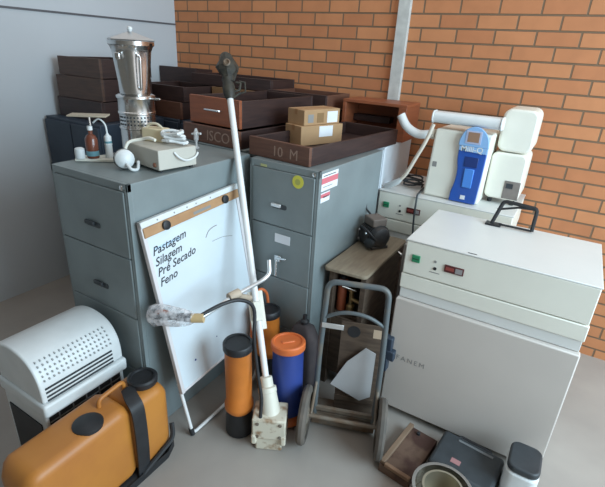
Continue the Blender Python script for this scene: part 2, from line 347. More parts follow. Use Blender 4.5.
# cardboard cartons in the open drawer
def carton(label, loc, rz, a, b, h, marks):
    t = thing('cardboard_box', label, 'box', loc, rz, 'cartons in the open drawer')
    body = MB().box(0, a, 0, b, 0, h).build('body', CARD, t, 0.003)
    MB().box(-0.0008, a + 0.0008, b * 0.42, b * 0.58, h - 0.03, h + 0.0008).build('packing_tape', TAPE, t)
    for (x0, x1, z0, z1, m, nm) in marks:
        MB().box(x0, x1, -0.0012, 0.0005, z0, z1).build(nm, m, t)
    return t
# local x runs along the long lit side
carton('larger cardboard carton at the bottom of the pair, white label on its side', (-1.350, 2.25, T0 + 0.02), 71, 0.335, 0.15, 0.114, ((0.14, 0.25, 0.045, 0.108, PAPER, 'white_label'),))
u2 = carton('smaller cardboard carton on top of the other, grey print and white label', (-1.352, 2.28, T0 + 0.1345), 74, 0.30, 0.145, 0.088,
       ((0.19, 0.28, 0.008, 0.074, PAPER, 'white_label'), (0.03, 0.075, 0.015, 0.062, GREYINK, 'printed_mark'), (0.105, 0.16, 0.012, 0.068, mat('brown_print', (0.24, 0.14, 0.06), 0.8), 'printed_mark')))

# ------------------------------------------------------------------ on the left cabinet: blender
bl = thing('blender', 'tall stainless steel industrial blender standing on the left filing cabinet', 'blender', (-1.915, 1.568, T0), 20); bl.scale = (1.06, 1.06, 1.03)
MB().lathe([(0.083, 0), (0.086, 0.01), (0.082, 0.03), (0.082, 0.125), (0.086, 0.128), (0.086, 0.136), (0.082, 0.139), (0.082, 0.195), (0.086, 0.198), (0.086, 0.206), (0.083, 0.209), (0.084, 0.265), (0.088, 0.27), (0.088, 0.28), (0.076, 0.286)], seg=44).build('motor_base', STAINLESS, bl)
vents = MB()
for row in range(3):
    for i in range(11):
        a = R(-35 + i * 11); vents.box(-0.0035, 0.0035, -0.0845, -0.081, -0.004, 0.004, Matrix.Rotation(a, 4, 'Z') @ Matrix.Translation((0, 0, 0.15 + row * 0.017)))
vents.build('vent_holes', GREYPL, bl)
def jug_ring(r, z, amp, n=72):
    out = []
    for i in range(n):
        a = 2 * math.pi * i / n; c, s_ = math.cos(a), math.sin(a)
        sq = r / (abs(c) ** 4 + abs(s_) ** 4) ** 0.25          # rounded square
        k = r * 0.75 + sq * 0.25 + amp * r * (0.5 + 0.5 * math.cos(6 * a)) * 0.9 - amp * r
        out.append((k * c, k * s_, z))
    return out
MB().loft([jug_ring(0.066, 0.2875, 0.0), jug_ring(0.069, 0.30, 0.03), jug_ring(0.073, 0.34, 0.09), jug_ring(0.081, 0.41, 0.10), jug_ring(0.088, 0.475, 0.09), jug_ring(0.092, 0.50, 0.01), jug_ring(0.097, 0.503, 0), jug_ring(0.097, 0.52, 0)]).build('jug', STAINLESS, bl, sharp=60)
lid = MB().lathe([(0.106, 0.5205), (0.108, 0.526), (0.10, 0.531), (0.016, 0.558), (0.010, 0.560)], seg=6).build('lid', mat('satin_steel', (0.42, 0.43, 0.44), 0.33, 0.9), bl, mtx=Matrix.Rotation(R(11), 4, 'Z'), sharp=15)
MB().lathe([(0.008, 0.5602), (0.008, 0.563), (0.012, 0.569), (0.011, 0.578), (0.004, 0.582)], seg=16).build('knob', WHITEPL, lid)
hd = MB(); hd.tube(fillet([(0.055, -0.050, 0.315), (0.070, -0.066, 0.315), (0.083, -0.078, 0.455), (0.066, -0.060, 0.46)], 0.025), 0.0075, 10); hd.build('jug_handle', CHROME, bl)
MB().box(-0.03, -0.005, -0.096, -0.082, 0.44, 0.47).build('latch', CHROME, bl, 0.004)
MB().box(0.082, 0.125, -0.006, 0.006, 0.266, 0.274).build('lever', CHROME, bl, 0.002)

# power supply
ps = thing('power_supply', 'grey-white power supply box on the left filing cabinet, cables on its top', 'power supply', (-1.536, 1.348, T0), -9)
# local: x to the left-back (short face toward the camera-left), y back
MB().box(-0.27, 0, 0, 0.205, 0.010, 0.10).build('case', mat('putty_enamel', (0.52, 0.50, 0.44), 0.5, var=0.08), ps, 0.004)
for x in (-0.25, -0.02):
    for y in (0.02, 0.185): MB().lathe([(0.010, 0), (0.010, 0.0102)], (x, y, 0), 12).build('foot', DARKPL, ps)
MB().lathe([(0.010, 0), (0.010, 0.006), (0.006, 0.009)], (-0.03, 0, 0.032), 14, (0, -1, 0)).build('knob', mat('rust_brown_plastic', (0.22, 0.09, 0.05), 0.5), ps)
c = MB().tube(smooth([(0.004, 0.08, 0.085), (0.014, 0.10, 0.06), (0.012, 0.14, 0.042), (0.008, 0.19, 0.05), (0.006, 0.21, 0.07)]), 0.005, 8); c.build('cord', WHITEPL, ps)
# adapter and coil on top
ad = thing('power_adapter', 'cream power adapter block lying on the power supply', 'adapter', (-1.70, 1.50, T0 + 0.1005), 12)
MB().box(-0.07, 0.045, -0.03, 0.04, 0, 0.062).build('case', mat('cream_block', (0.66, 0.56, 0.37), 0.5), ad, 0.006)
MB().tube(smooth([(-0.06, 0.0, 0.06), (-0.04, 0.0, 0.078), (0.0, 0.0, 0.08), (0.03, 0.0, 0.062)]), 0.006, 8).build('cord', mat('cream_cord', (0.66, 0.60, 0.46), 0.5), ad)
cc = MB()
pts = []
for i in range(60):
    a = i * 0.55; r = 0.032 + 0.009 * math.sin(i * 1.7)
    pts.append((r * math.cos(a) * 1.2, r * math.sin(a) * 0.9, 0.008 + i * 0.0008 + 0.006 * math.sin(i * 0.9)))
cc.tube(pts, 0.0062, 7)
co = cc.build('cable_coil', WHITEPL, None); co.location = (-1.592, 1.50, T0 + 0.1); co.scale = (1.35, 1.3, 1.1); tag(co, 'coiled white cable lying beside the cream adapter on the power supply', 'cable')
# big white plug with its loop
pl = thing('power_plug', 'large round white plug in front of the power supply, its cable looped', 'plug', (-1.712, 1.305, T0), 30); pl.scale = (1.1, 1.1, 1.1)
MB().lathe([(0.022, -0.03), (0.036, -0.02), (0.040, 0.0), (0.038, 0.022), (0.026, 0.034), (0.012, 0.04)], (0, 0, 0.0405), 26, (0.5, -0.8, 0.15)).build('body', WHITEPL, pl)
MB().lathe([(0.041, -0.006), (0.042, 0.0), (0.041, 0.004)], (0, 0, 0.0405), 26, (0.5, -0.8, 0.15)).build('seam_ring', GREYPL, pl)
MB().tube(smooth([(-0.01, 0.03, 0.05), (0.0, 0.06, 0.095), (0.05, 0.075, 0.11), (0.09, 0.06, 0.12), (0.12, 0.045, 0.115)]), 0.0065, 8).build('cord', WARMWHITE, pl)
MB().tube(smooth([(0.02, -0.03, 0.03), (0.045, -0.045, 0.01), (0.06, -0.02, 0.006), (0.055, 0.01, 0.03)]), 0.0065, 8).build('cord', WHITEPL, pl)
# laboratory instrument at the left end
li = thing('burette_stand', 'small laboratory stand with white base and white upright cylinder, left end of the cabinet', 'lab stand', (-1.90, 1.345, T0), 40)
MB().box(-0.13, 0.045, -0.035, 0.05, 0.0, 0.014).build('base', WARMWHITE, li, 0.003)
MB().lathe([(0.020, 0.0145), (0.020, 0.02), (0.0165, 0.025), (0.0165, 0.075), (0.018, 0.076), (0.018, 0.082), (0.0165, 0.083), (0.0165, 0.115), (0.009, 0.122), (0.005, 0.13)], (0.02, 0.0, 0), 20).build('cylinder', WHITEPL, li)
MB().lathe([(0.0172, 0.084), (0.0172, 0.094)], (0.02, 0, 0), 20).build('cylinder_band', TEAL, li)
MB().tube(fillet([(-0.06, 0.035, 0.0145), (-0.06, 0.035, 0.205)], 0.01), 0.005, 8).build('rod', CHROME, li)
MB().box(-0.14, 0.03, -0.03, 0.055, 0.205, 0.212).build('top_plate', mat('beige_plate', (0.42, 0.36, 0.27), 0.6, var=0.2), li, 0.002)
MB().tube(smooth([(0.02, 0.0, 0.128), (0.015, 0.0, 0.17), (-0.01, 0.0, 0.195), (-0.04, 0.01, 0.175)]), 0.004, 8).build('hose', WHITEPL, li)
bt = thing('reagent_bottle', 'dark red-brown bottle standing behind the white cylinder on the lab stand', 'bottle', (-1.932, 1.303, T0 + 0.0145))
MB().lathe([(0.026, 0), (0.028, 0.006), (0.028, 0.09), (0.020, 0.105), (0.010, 0.112), (0.010, 0.13)], seg=20).build('body', AMBER, bt)
MB().lathe([(0.0285, 0.012), (0.0285, 0.035)], seg=20).build('bottle_label', TEAL, bt)
MB().lathe([(0.012, 0.1302), (0.012, 0.148), (0.009, 0.15)], seg=16).build('cap', WHITEPL, bt)
gj = tag(MB().lathe([(0.022, 0), (0.023, 0.004), (0.022, 0.045), (0.014, 0.05), (0.004, 0.052)], seg=20).build('sample_cup', WHITEPL), 'small white cup at the left edge of the lab stand', 'cup')
gj.location = (-1.965, 1.258, T0 + 0.0145)
vl = thing('glass_valve', 'little clear glass valve standing behind the power supply', 'glass valve', (-1.80, 1.86, T0))
MB().lathe([(0.016, 0), (0.016, 0.004), (0.006, 0.01), (0.006, 0.035), (0.014, 0.05), (0.013, 0.09), (0.005, 0.11)], seg=16).build('body', mat('clear_glass', (0.8, 0.8, 0.8), 0.1, alpha=0.45), vl)
MB().cyl((-0.03, 0, 0.075), (0.035, 0, 0.085), 0.006, seg=12).build('stopcock', WHITEPL, vl)

# ------------------------------------------------------------------ flip chart
uu = Vector((0, 1, 0.055)).normalized(); vv = Vector((-0.178, -0.05, 1.17)); vv = (vv - uu * vv.dot(uu)).normalized(); nn = uu.cross(vv)
FM = Matrix((uu, vv, nn)).transposed().to_4x4(); FM.translation = (-1.302, 1.222, 0.012)
fc = thing('flip_chart', 'white flip chart board with handwritten list, leaning on the left filing cabinet', 'flip chart', mtx=FM)
BW, BH, B0 = 0.645, 1.168, 0.265
MB().box(0.012, BW - 0.012, B0 + 0.012, BH - 0.012, -0.008, 0.004).build('board', BOARDWHITE, fc)
fr = MB(); fr.box(0, 0.02, B0, BH, -0.012, 0.012); fr.box(BW - 0.02, BW, B0, BH, -0.012, 0.012); fr.box(0, BW, B0, B0 + 0.012, -0.012, 0.008)
fr.build('frame', mat('pinkish_white_frame', (0.66, 0.62, 0.62), 0.5), fc, 0.003)
tb = MB(); tb.box(0, BW, BH - 0.028, BH, -0.012, 0.016); tb.build('top_rail', WHITEPL, fc, 0.003)
sp = MB()
for x in (0.09, 0.19, 0.27, 0.33, 0.43): sp.prism(circle(x, BH - 0.014, 0.004, 10), 0.016, 0.0168, 'XY')
sp.build('rail_screws', GREYINK, fc)
cl = MB().box(0.006, BW - 0.004, BH - 0.074, BH - 0.0285, 0.004, 0.018).build('paper_clamp', CLAMP, fc, 0.004); cl['label'] = 'tan wooden paper clamp strip'
for x in (0.125, 0.525): MB().lathe([(0.020, 0), (0.022, 0.006), (0.021, 0.012), (0.012, 0.015)], (x, BH - 0.051, 0.018), 20).build('knob', DARKPL, fc)
MB().box(0.30, 0.42, BH - 0.062, BH - 0.048, 0.0182, 0.0186).build('clamp_print', GREYINK, fc)
lg = MB(); lg.tube(fillet([(0.012, B0 + 0.05, -0.016), (0.012, 0.0, -0.004), (0.50, 0.012, 0.03), (BW - 0.015, 0.10, 0.0), (BW - 0.012, B0 + 0.05, -0.016)], 0.03), 0.009, 10); lg.build('leg_frame', WHITETUBE, fc)
MB().cyl((0.012, 0.035, -0.008), (0.012, -0.004, -0.003), 0.0125, seg=14).build('rubber_foot', DARKPL, fc)
IDT = Matrix.Identity(4)
for i, (s_, x, y, sz) in enumerate((('Pastagem', 0.032, 1.00, 0.054), ('Silagem', 0.032, 0.948, 0.054), ('Pr\u00e9 Secado', 0.032, 0.898, 0.053), ('Feno', 0.032, 0.848, 0.053))):
    text('handwriting', s_, sz, INK, fc, Matrix.Translation((x, y, 0.0045)) @ Matrix.Rotation(R(5), 4, 'Z'), 0.4, 1.02, bold=0.0006)
sc = MB(); sc.tube(smooth([(0.36, 0.965, 0.0045), (0.385, 0.99, 0.0045), (0.42, 1.00, 0.0045), (0.45, 1.0, 0.0045)]), 0.0022, 6); sc.tube(smooth([(0.40, 0.93, 0.0045), (0.48, 0.925, 0.0045), (0.55, 0.905, 0.0045)]), 0.0012, 6)
sc.build('pen_stroke', GREYINK, fc)
sm = MB().box(0.05, 0.20, 1.02, 1.035, 0.004, 0.0043).build('ink_smudge', mat('faint_blue_ink', (0.50, 0.66, 0.80), 0.5), fc)
bs = MB().prism(circle(0.13, 0.385, 0.006, 10), 0.0035, 0.0047, 'XY'); bs.prism(circle(0.30, 0.42, 0.004, 10), 0.0035, 0.0047, 'XY'); bs.build('ink_spot', BLUE, fc)

# ------------------------------------------------------------------ pole tool (long shaft with gear block)
PB, PT = Vector((-0.962, 1.435, 0.20)), Vector((-1.60, 1.911, 1.65)); PD = (PT - PB).normalized()
pt = thing('pole_tool', 'tall white pole tool with chipped cream gear block, leaning before the flip chart', 'pole tool', (-0.952, 1.425, 0), 0)
P0 = Vector((-0.952, 1.425, 0))
def L(p): return Vector(p) - P0
MB().cyl(L(PB + PD * 0.05), L(PT), 0.0165, seg=18).build('shaft', WHITETUBE, pt)
gb = MB(); gmx = Matrix.Rotation(R(28), 4, 'Z') @ Matrix.Diagonal((1.12, 1.12, 1.12, 1))
gb.box(-0.075, 0.075, -0.062, 0.062, 0.075, 0.185, gmx); gb.box(-0.06, 0.06, -0.05, 0.05, 0.0, 0.0752, gmx)
for sx in (-1, 1): gb.box(sx * 0.065 - 0.012, sx * 0.065 + 0.012, -0.07, 0.07, 0.05, 0.10, gmx)
gbo = gb.build('gear_block', CREAMIRON, pt, 0.008)
bl_ = MB()
for sx in (-0.05, 0.05):
    for z in (0.095, 0.165): bl_.lathe([(0.009, 0), (0.009, 0.006)], gmx @ Vector((sx, -0.062, z)), 6, gmx @ Vector((0, -1, 0)))
bl_.build('bolt_heads', RUSTSTEEL, gbo)
MB().lathe([(0.052, -0.02), (0.048, 0.03), (0.044, 0.09), (0.047, 0.092), (0.046, 0.115), (0.034, 0.12), (0.032, 0.165), (0.022, 0.17)], L(PB), 24, PD).build('collar', mat('cream_plastic_collar', (0.70, 0.66, 0.56), 0.5, var=0.1), pt)
def pp(t): return PB + PD * t
# bracket plate
q = PD.to_track_quat('Z', 'Y').to_matrix().to_4x4(); q.translation = L(pp(0.50))
bk = MB(); bk.box(-0.045, 0.035, -0.03, -0.018, -0.10, 0.10, q); bk.box(-0.022, 0.022, -0.03, 0.022, -0.05, 0.05, q)
bko = bk.build('clamp_plate', mat('cream_metal', (0.72, 0.68, 0.58), 0.5, var=0.1, scale=14), pt, 0.004)
hb = MB()
for z in (-0.07, -0.02, 0.03, 0.08): hb.lathe([(0.006, 0), (0.006, 0.003)], q @ Vector((0.02, -0.03, z)), 8, q.to_3x3() @ Vector((0, -1, 0)))
hb.build('plate_holes', GREYPL, bko)
# handlebar: tube from the wrapped grip behind the shaft to a bent free end
bar = [(-1.20, 1.215, 0.768), (-1.155, 1.40, 0.812), (-1.135, 1.60, 0.815), (-1.125, 1.64, 0.835), (-1.15, 1.665, 0.895)]
MB().tube([L(p) for p in fillet(bar, 0.05)], 0.0105, 12).build('handlebar', ALU, pt)
cb = MB(); cb.tube([L(p) for p in ((-1.165, 1.37, 0.81), (-1.15, 1.43, 0.816))], 0.022, 14); cb.tube([L(p) for p in ((-1.155, 1.42, 0.80), (-1.17, 1.54, 0.73))], 0.013, 12)
cb.build('bar_clamp', mat('tan_cast_metal', (0.50, 0.40, 0.30), 0.6, var=0.25, scale=20), pt, 0.003)
MB().tube([L(p) for p in ((-1.232, 1.20, 0.765), (-1.185, 1.225, 0.77))], 0.021, 14).build('grip_collar', mat('tan_plastic', (0.58, 0.42, 0.22), 0.5), pt)
g0, g1 = Vector((-1.40, 1.128, 0.757)), Vector((-1.22, 1.206, 0.766))
MB().tube([L(g0.lerp(g1, t)) for t in (0, 0.1, 0.5, 0.9, 1)], [0.012, 0.020, 0.017, 0.020, 0.016], 14).build('grip', GREYPL, pt)
MB().tube([L(p) for p in smooth([(-1.375, 1.128, 0.775), (-1.35, 1.14, 0.787), (-1.325, 1.15, 0.783)])], 0.010, 10).build('trigger', REDWOOD, pt)
bag = MB(); rings = []
for t, r in ((-0.12, 0.012), (-0.08, 0.038), (0.05, 0.053), (0.3, 0.05), (0.55, 0.046), (0.78, 0.04), (0.92, 0.03), (1.0, 0.02)):
    c_ = g0.lerp(g1, t); ring = []
    dd = (g1 - g0).normalized(); n1 = Vector((0, 0, 1)); n2 = dd.cross(n1).normalized()
    for k in range(22):
        a = 2 * math.pi * k / 22; rr = r * (1 + random.uniform(-0.10, 0.10)); rr2 = rr * (0.75 if True else 1)
        ring.append(L(c_ + n1 * math.cos(a) * rr + n2 * math.sin(a) * rr2))
    rings.append(ring)
bag.loft(rings); bag.build('plastic_wrap', CLEARBAG, pt, sharp=80)['label'] = 'clear plastic bag wrapped round the grip'
MB().tube([L(p) for p in smooth([(-1.205, 1.205, 0.775), (-1.16, 1.31, 0.805), (-1.12, 1.40, 0.80), (-1.085, 1.455, 0.74), (-1.055, 1.42, 0.60), (-1.02, 1.405, 0.42), (-0.985, 1.39, 0.30), (-0.968, 1.36, 0.20)])], 0.009, 10).build('throttle_cable', DARKPL, pt)
# head at the top
HB = PT
hd = MB(); hd.lathe([(0.020, -0.04), (0.030, -0.02), (0.034, 0.02), (0.028, 0.05), (0.032, 0.07)], L(HB), 14, PD)
hd.build('head_socket', OLIVEIRON, pt)
e0 = HB + PD * 0.065
hh = MB()
hr = []
for z, ax_, ay_ in ((-0.01, 0.028, 0.026), (0.02, 0.034, 0.03), (0.045, 0.058, 0.042), (0.07, 0.060, 0.045), (0.11, 0.042, 0.036), (0.14, 0.026, 0.024), (0.148, 0.014, 0.014)):
    hr.append([L(e0 + PD * z + rt * (math.cos(2 * math.pi * k / 8) * ax_ * (1 + 0.10 * math.sin(5 * k + z * 90))) + fw * (math.sin(2 * math.pi * k / 8) * ay_) + rt * 0.008) for k in range(8)])
hh.loft(hr); hh.build('cutting_head', OLIVEIRON, pt, sharp=12)
MB().lathe([(0.016, 0), (0.020, 0.004), (0.014, 0.010), (0.008, 0.003)], L(e0 + PD * 0.075 - fw * 0.046 + rt * 0.012), 12, -fw).build('head_port', RUSTSTEEL, pt)
lv = MB(); lv.tube([L(HB + PD * a + rt * b) for a, b in ((0.0, 0.02), (0.01, 0.055), (0.045, 0.066), (0.05, 0.04))], 0.008, 8); lv.tube([L(HB + PD * a + rt * b) for a, b in ((-0.03, 0.02), (-0.005, 0.06))], 0.007, 8)
lv.tube([L(HB + PD * a + rt * b) for a, b in ((0.06, 0.03), (0.12, 0.055), (0.17, 0.03))], 0.007, 8)
lv.tube([L(HB + PD * a + rt * b) for a, b in ((-0.02, 0.03), (0.0, 0.085), (0.05, 0.088), (0.055, 0.06))], 0.006, 8)
lv.build('lever', OLIVEIRON, pt)

# ------------------------------------------------------------------ tubes
def capped_tube(name, label, base, top, r, body_m, lid_m, base_m, base_h, body_taper=1.0, grp='plastic tubes on the floor'):
    b, t_ = Vector(base), Vector(top); d = t_ - b; Ln = d.length; z = d.normalized()
    mt = z.to_track_quat('Z', 'Y').to_matrix().to_4x4(); mt.translation = b
    t = thing(name, label, 'tube', mtx=mt, group=grp)
    MB().lathe([(r * 0.90, 0), (r * 1.02, 0.01), (r * 0.98, base_h * 0.75), (r * 0.86, base_h)], seg=30).build('base_boot', base_m, t)
    MB().lathe([(r * 0.86, base_h + 0.0005), (r * 1.05, base_h + 0.02), (r * 1.05, base_h + 0.045), (r * 0.93, base_h + 0.06), (r * 0.93 * body_taper, Ln - 0.05), (r * 0.97, Ln - 0.046), (r * 0.97, Ln - 0.0405)], seg=30).build('body', body_m, t)
    MB().lathe([(r, Ln - 0.04), (r * 1.03, Ln - 0.036), (r * 1.03, Ln - 0.006), (r * 0.97, Ln), (r * 0.84, Ln), (r * 0.82, Ln - 0.007), (r * 0.3, Ln - 0.007)], seg=30).build('lid', lid_m, t)
    return t
capped_tube('capped_tube', 'orange plastic tube with black lid and black boot, in front of the flip chart', (-1.132, 1.405, 0.0), (-1.125, 1.385, 0.575), 0.071, ORANGE, DARKPL, DARKPL, 0.15)
bt_ = capped_tube('capped_tube', 'blue plastic tube with an orange lid, beside the hand truck', (-0.965, 1.610, 0.004), (-0.995, 1.635, 0.49), 0.088, BLUE, REDOR, REDOR, 0.055)
MB().box(-0.035, 0.035, -0.012, 0.012, 0.472, 0.486).build('lid_grip', REDOR, bt_, 0.004)
o2 = capped_tube('capped_tube', 'orange plastic tube with hooked orange handle, behind the pole at the grey cabinet', (-1.185, 1.755, 0.0), (-1.225, 1.77, 0.53), 0.072, ORANGE, DARKPL, DARKPL, 0.24)
MB().tube(smooth([(-0.055, -0.075, 0.49), (-0.05, -0.08, 0.58), (-0.01, -0.085, 0.615), (0.03, -0.085, 0.56), (0.055, -0.082, 0.42), (0.075, -0.06, 0.30)]), 0.009, 10).build('hook_handle', REDOR, o2)
# dark canvas bag behind the blue tube
cg = thing('canvas_bag', 'dark brown bag with a blue strap, behind the blue tube against the cabinet', 'bag', (-1.0, 1.805, 0), -4)
rg = []
for z, sx, sy in ((0.0, 0.09, 0.045), (0.03, 0.105, 0.055), (0.25, 0.10, 0.055), (0.42, 0.085, 0.05), (0.49, 0.05, 0.035), (0.505, 0.02, 0.015)):
    rg.append([(x * (1 + 0.04 * math.sin(9 * z + i)), y, z) for i, (x, y) in enumerate(rrect(0, 0, sx * 2, sy * 2, min(sx, sy) * 0.6))])
MB().loft(rg).build('body', CANVAS, cg, sharp=70)
MB().box(-0.012, 0.022, -0.061, -0.052, 0.30, 0.44).build('strap', mat('blue_webbing', (0.03, 0.08, 0.34), 0.7), cg, 0.003)
MB().lathe([(0.022, 0), (0.024, 0.02), (0.012, 0.03), (0.012, 0.055)], (0.0, 0, 0.50), 14).build('cap', DARKPL, cg)

# ------------------------------------------------------------------ knapsack sprayer
sp_ = thing('knapsack_sprayer', 'amber orange knapsack tank with black cap and strap, at the front left corner', 'sprayer', (-1.322, 1.122, 0), 0)
def lobe(y0, y1, x0, x1, z0, zt0, zt1, n=10):
    rings = []
    for i in range(n + 1):
        t = i / n; y = y0 + (y1 - y0) * t; e = min(1, min(t, 1 - t) * abs(y1 - y0) / 0.05); e = 1 - (1 - e) ** 2.2
        ins = 0.03 * (1 - e); zt = zt0 + (zt1 - zt0) * t - 0.035 * (1 - e)
        rings.append([(x, y, z) for x, z in rrect((x0 + x1) / 2, (z0 + zt) / 2, x1 - x0 - 2 * ins, zt - z0 - ins, 0.042 if e > .5 else 0.03)])
    return rings
MB().loft(lobe(-0.215, 0.0, -0.205, 0.0, 0.03, 0.43, 0.425)).build('rear_tank', TANKOR, sp_, sharp=60)
MB().loft(lobe(-0.66, -0.195, -0.215, -0.008, 0.03, 0.42, 0.435, 20)).build('front_tank', TANKOR, sp_, sharp=60)
st = MB(); yc = -0.185
st.tube(smooth([(-0.10, yc + 0.05, 0.45), (-0.04, yc + 0.02, 0.445), (0.005, yc, 0.40), (0.012, yc - 0.005, 0.30), (0.010, yc, 0.15), (0.0, yc + 0.01, 0.05)]), 0.006, 6)
st2 = MB()
pth = smooth([(-0.10, yc + 0.035, 0.447), (-0.045, yc + 0.01, 0.44), (0.002, yc, 0.405), (0.010, yc, 0.30), (0.008, yc, 0.16), (0.002, yc, 0.07), (0.012, yc - 0.01, 0.01)])
rg = []
for i, p in enumerate(pth):
    a = pth[max(i - 1, 0)]; b = pth[min(i + 1, len(pth) - 1)]; tn = (b - a).normalized(); bn = Vector((0, 1, 0)); nn_ = tn.cross(bn).normalized()
    rg.append([p + bn * 0.032 + nn_ * 0.004, p - bn * 0.032 + nn_ * 0.004, p - bn * 0.032 - nn_ * 0.004, p + bn * 0.032 - nn_ * 0.004])
st.bm.free()
st2.loft(rg).build('strap', DARKPL, sp_)
MB().lathe([(0.058, 0), (0.066, 0.005), (0.068, 0.03), (0.060, 0.038), (0.05, 0.036), (0.048, 0.028), (0.015, 0.028)], (-0.095, -0.07, 0.424), 28).build('filler_cap', DARKPL, sp_)
MB().lathe([(0.060, 0), (0.060, 0.012), (0.045, 0.02)], (-0.075, -0.365, 0.420), 24).build('second_cap', DARKPL, sp_)
hn = MB().tube(fillet([(-0.115, -0.285, 0.425), (-0.118, -0.28, 0.466), (-0.122, -0.155, 0.474), (-0.122, -0.15, 0.43)], 0.02), 0.010, 10).build('carry_handle', TANKOR, sp_)
MB().loft(lobe(-0.65, 0.01, -0.20, 0.018, 0.0, 0.03, 0.03)).build('base_tray', DARKPL, sp_)
MB().tube(smooth([(0.008, -0.20, 0.03), (0.014, -0.10, 0.07), (0.012, -0.02, 0.10), (-0.02, 0.012, 0.15)]), 0.012, 8).build('hose', DARKPL, sp_)

# ------------------------------------------------------------------ portable cooler
ac = thing('portable_cooler', 'white rounded portable air cooler with vents, behind the orange knapsack tank', 'air cooler', (-1.60, 1.10, 0.0), 0); ac.scale = (1, 1, 1.08)
CW = 0.33
prof = smooth([(0.0, 0.427, 0), (-0.002, 0.48, 0), (-0.014, 0.53, 0), (-0.047, 0.578, 0), (-0.10, 0.608, 0), (-0.18, 0.62, 0), (-0.26, 0.61, 0), (-CW, 0.58, 0)], 5)
MB().prism([(p.x, p.y) for p in prof] + [(-CW, 0.427)], -0.40, -0.008, 'XZ').build('upper_housing', WHITEPL, ac, 0.010, 3, sharp=30)
MB().box(-CW, -0.012, -0.40, -0.008, 0.0, 0.365).build('lower_housing', WHITEPL, ac, 0.006)
MB().box(-CW - 0.01, 0.018, -0.41, 0.0, 0.3655, 0.4265).build('ledge', WHITEPL, ac, 0.012, 3)
def on_curve(t):
    k = t * (len(prof) - 1); i = int(k); a, b = prof[i], prof[min(i + 1, len(prof) - 1)]
    return a.lerp(b, k - i)
sl = MB()
for t in (0.03, 0.075, 0.12, 0.165):
    p = on_curve(t); sl.box(p.x - 0.003, p.x + 0.0015, -0.38, -0.06, p.y - 0.0045, p.y + 0.0045)
sl.build('side_vents', GREYPL, ac)
sl = MB()
for k in range(16):
    p0, p1 = on_curve(0.26), on_curve(0.50)
    for u in range(5):
        q_ = on_curve(0.27 + u * 0.05); sl.box(q_.x - 0.011, q_.x + 0.011, -0.375 + k * 0.021, -0.370 + k * 0.021, q_.y - 0.004, q_.y + 0.0015)
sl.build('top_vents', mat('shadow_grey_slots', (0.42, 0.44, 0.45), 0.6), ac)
MB().box(-0.0125, -0.008, -0.385, -0.03, 0.04, 0.35).build('side_grille', DARKPL, ac)
gr = MB()
for k in range(7): gr.box(-0.009, -0.004, -0.385, -0.03, 0.07 + k * 0.042, 0.075 + k * 0.042)
for k in range(5): gr.box(-0.009, -0.004, -0.345 + k * 0.065, -0.340 + k * 0.065, 0.04, 0.35)
gr.build('grille_bars', mat('grille_grey', (0.20, 0.21, 0.22), 0.5), ac)
MB().box(-CW + 0.03, -0.05, -0.405, -0.398, 0.05, 0.30).build('front_grille', DARKPL, ac)

# ------------------------------------------------------------------ incubators
def incubator(label, loc):
    t = thing('incubator', label, 'incubator', loc, 0, 'laboratory incubators')
    W_, D, H = 0.82, 0.565, 1.046
    MB().box(0, W_, 0.0, D, 0.873, H).build('control_housing', WARMWHITE, t, 0.004)
    MB().box(-0.004, W_ + 0.004, -0.002, D, H + 0.0003, H + 0.008).build('top_panel', WHITEMETAL, t, 0.003)
    MB().box(0.004, W_ - 0.004, 0.02, D, 0.03, 0.8728).build('cabinet_body', WHITEMETAL, t, 0.004)
    MB().box(-0.004, W_ + 0.004, -0.002, 0.0195, 0.79, 0.868).build('header_rail', WARMWHITE, t, 0.004)
    MB().box(0.002, W_ - 0.002, 0.004, 0.0195, 0.735, 0.788).build('seal_strip', WHITEMETAL, t, 0.002)
    d = MB().box(-0.006, W_ + 0.006, -0.022, 0.0195, 0.045, 0.732).build('door', DOORWHITE, t, 0.006)
    text('door_lettering', 'FANEM', 0.040, GREYINK, d, at(0.045, -0.0225, 0.372), 0, 1.35)
    MB().box(0.05, W_ - 0.05, 0.06, D - 0.03, 0.0, 0.0295).build('plinth', DARKPL, t)
    la = MB(); la.box(-0.03, 0.022, -0.055, -0.005, 0.41, 0.50); la.box(-0.015, 0.042, -0.06, -0.02, 0.365, 0.425); la.box(-0.028, 0.012, -0.062, -0.012, 0.29, 0.372)
    la.build('door_latch', mat('dark_blue_latch', (0.035, 0.05, 0.075), 0.45), d, 0.006)
    s_ = MB().box(0.038, 0.078, -0.008, 0.001, 0.945, 0.982).build('power_switch', GREENSW, t, 0.003)
    MB().box(0.042, 0.074, -0.0095, -0.0075, 0.962, 0.965).build('switch_mark', DARKPL, s_)
    MB().lathe([(0.008, 0), (0.008, 0.004)], (0.155, 0, 0.938), 12, (0, -1, 0)).build('indicator_lamp', DARKPL, t)
    MB().lathe([(0.006, 0), (0.006, 0.003)], (0.152, 0, 0.974), 12, (0, -1, 0)).build('indicator_lamp', GREYINK, t)
    dp = MB().box(0.198, 0.288, -0.006, 0.001, 0.938, 0.975).build('display', REDLCD, t, 0.002)
    MB().box(0.25, 0.282, -0.0075, -0.0055, 0.944, 0.969).build('display_keys', mat('display_key_grey', (0.30, 0.28, 0.28), 0.5), dp)
    MB().box(0.205, 0.243, -0.0075, -0.0055, 0.950, 0.966).build('display_digits', mat('display_digit_red', (0.28, 0.06, 0.05), 0.4), dp)
    MB().box(0.13, 0.18, -0.001, 0.0005, 0.914, 0.918).build('panel_print', GREYINK, t)
    return t
fi = incubator('white laboratory incubator in front, its wide bright top nearly empty', (-0.565, 2.0, 0))
MB().box(0.285, 0.325, 0.012, 0.018, 1.054, 1.0555).build('top_mark', INK, fi)
bi = incubator('white laboratory incubator against the brick wall, carrying the blue-panelled purifier', (-0.997, 2.70, 0.006))

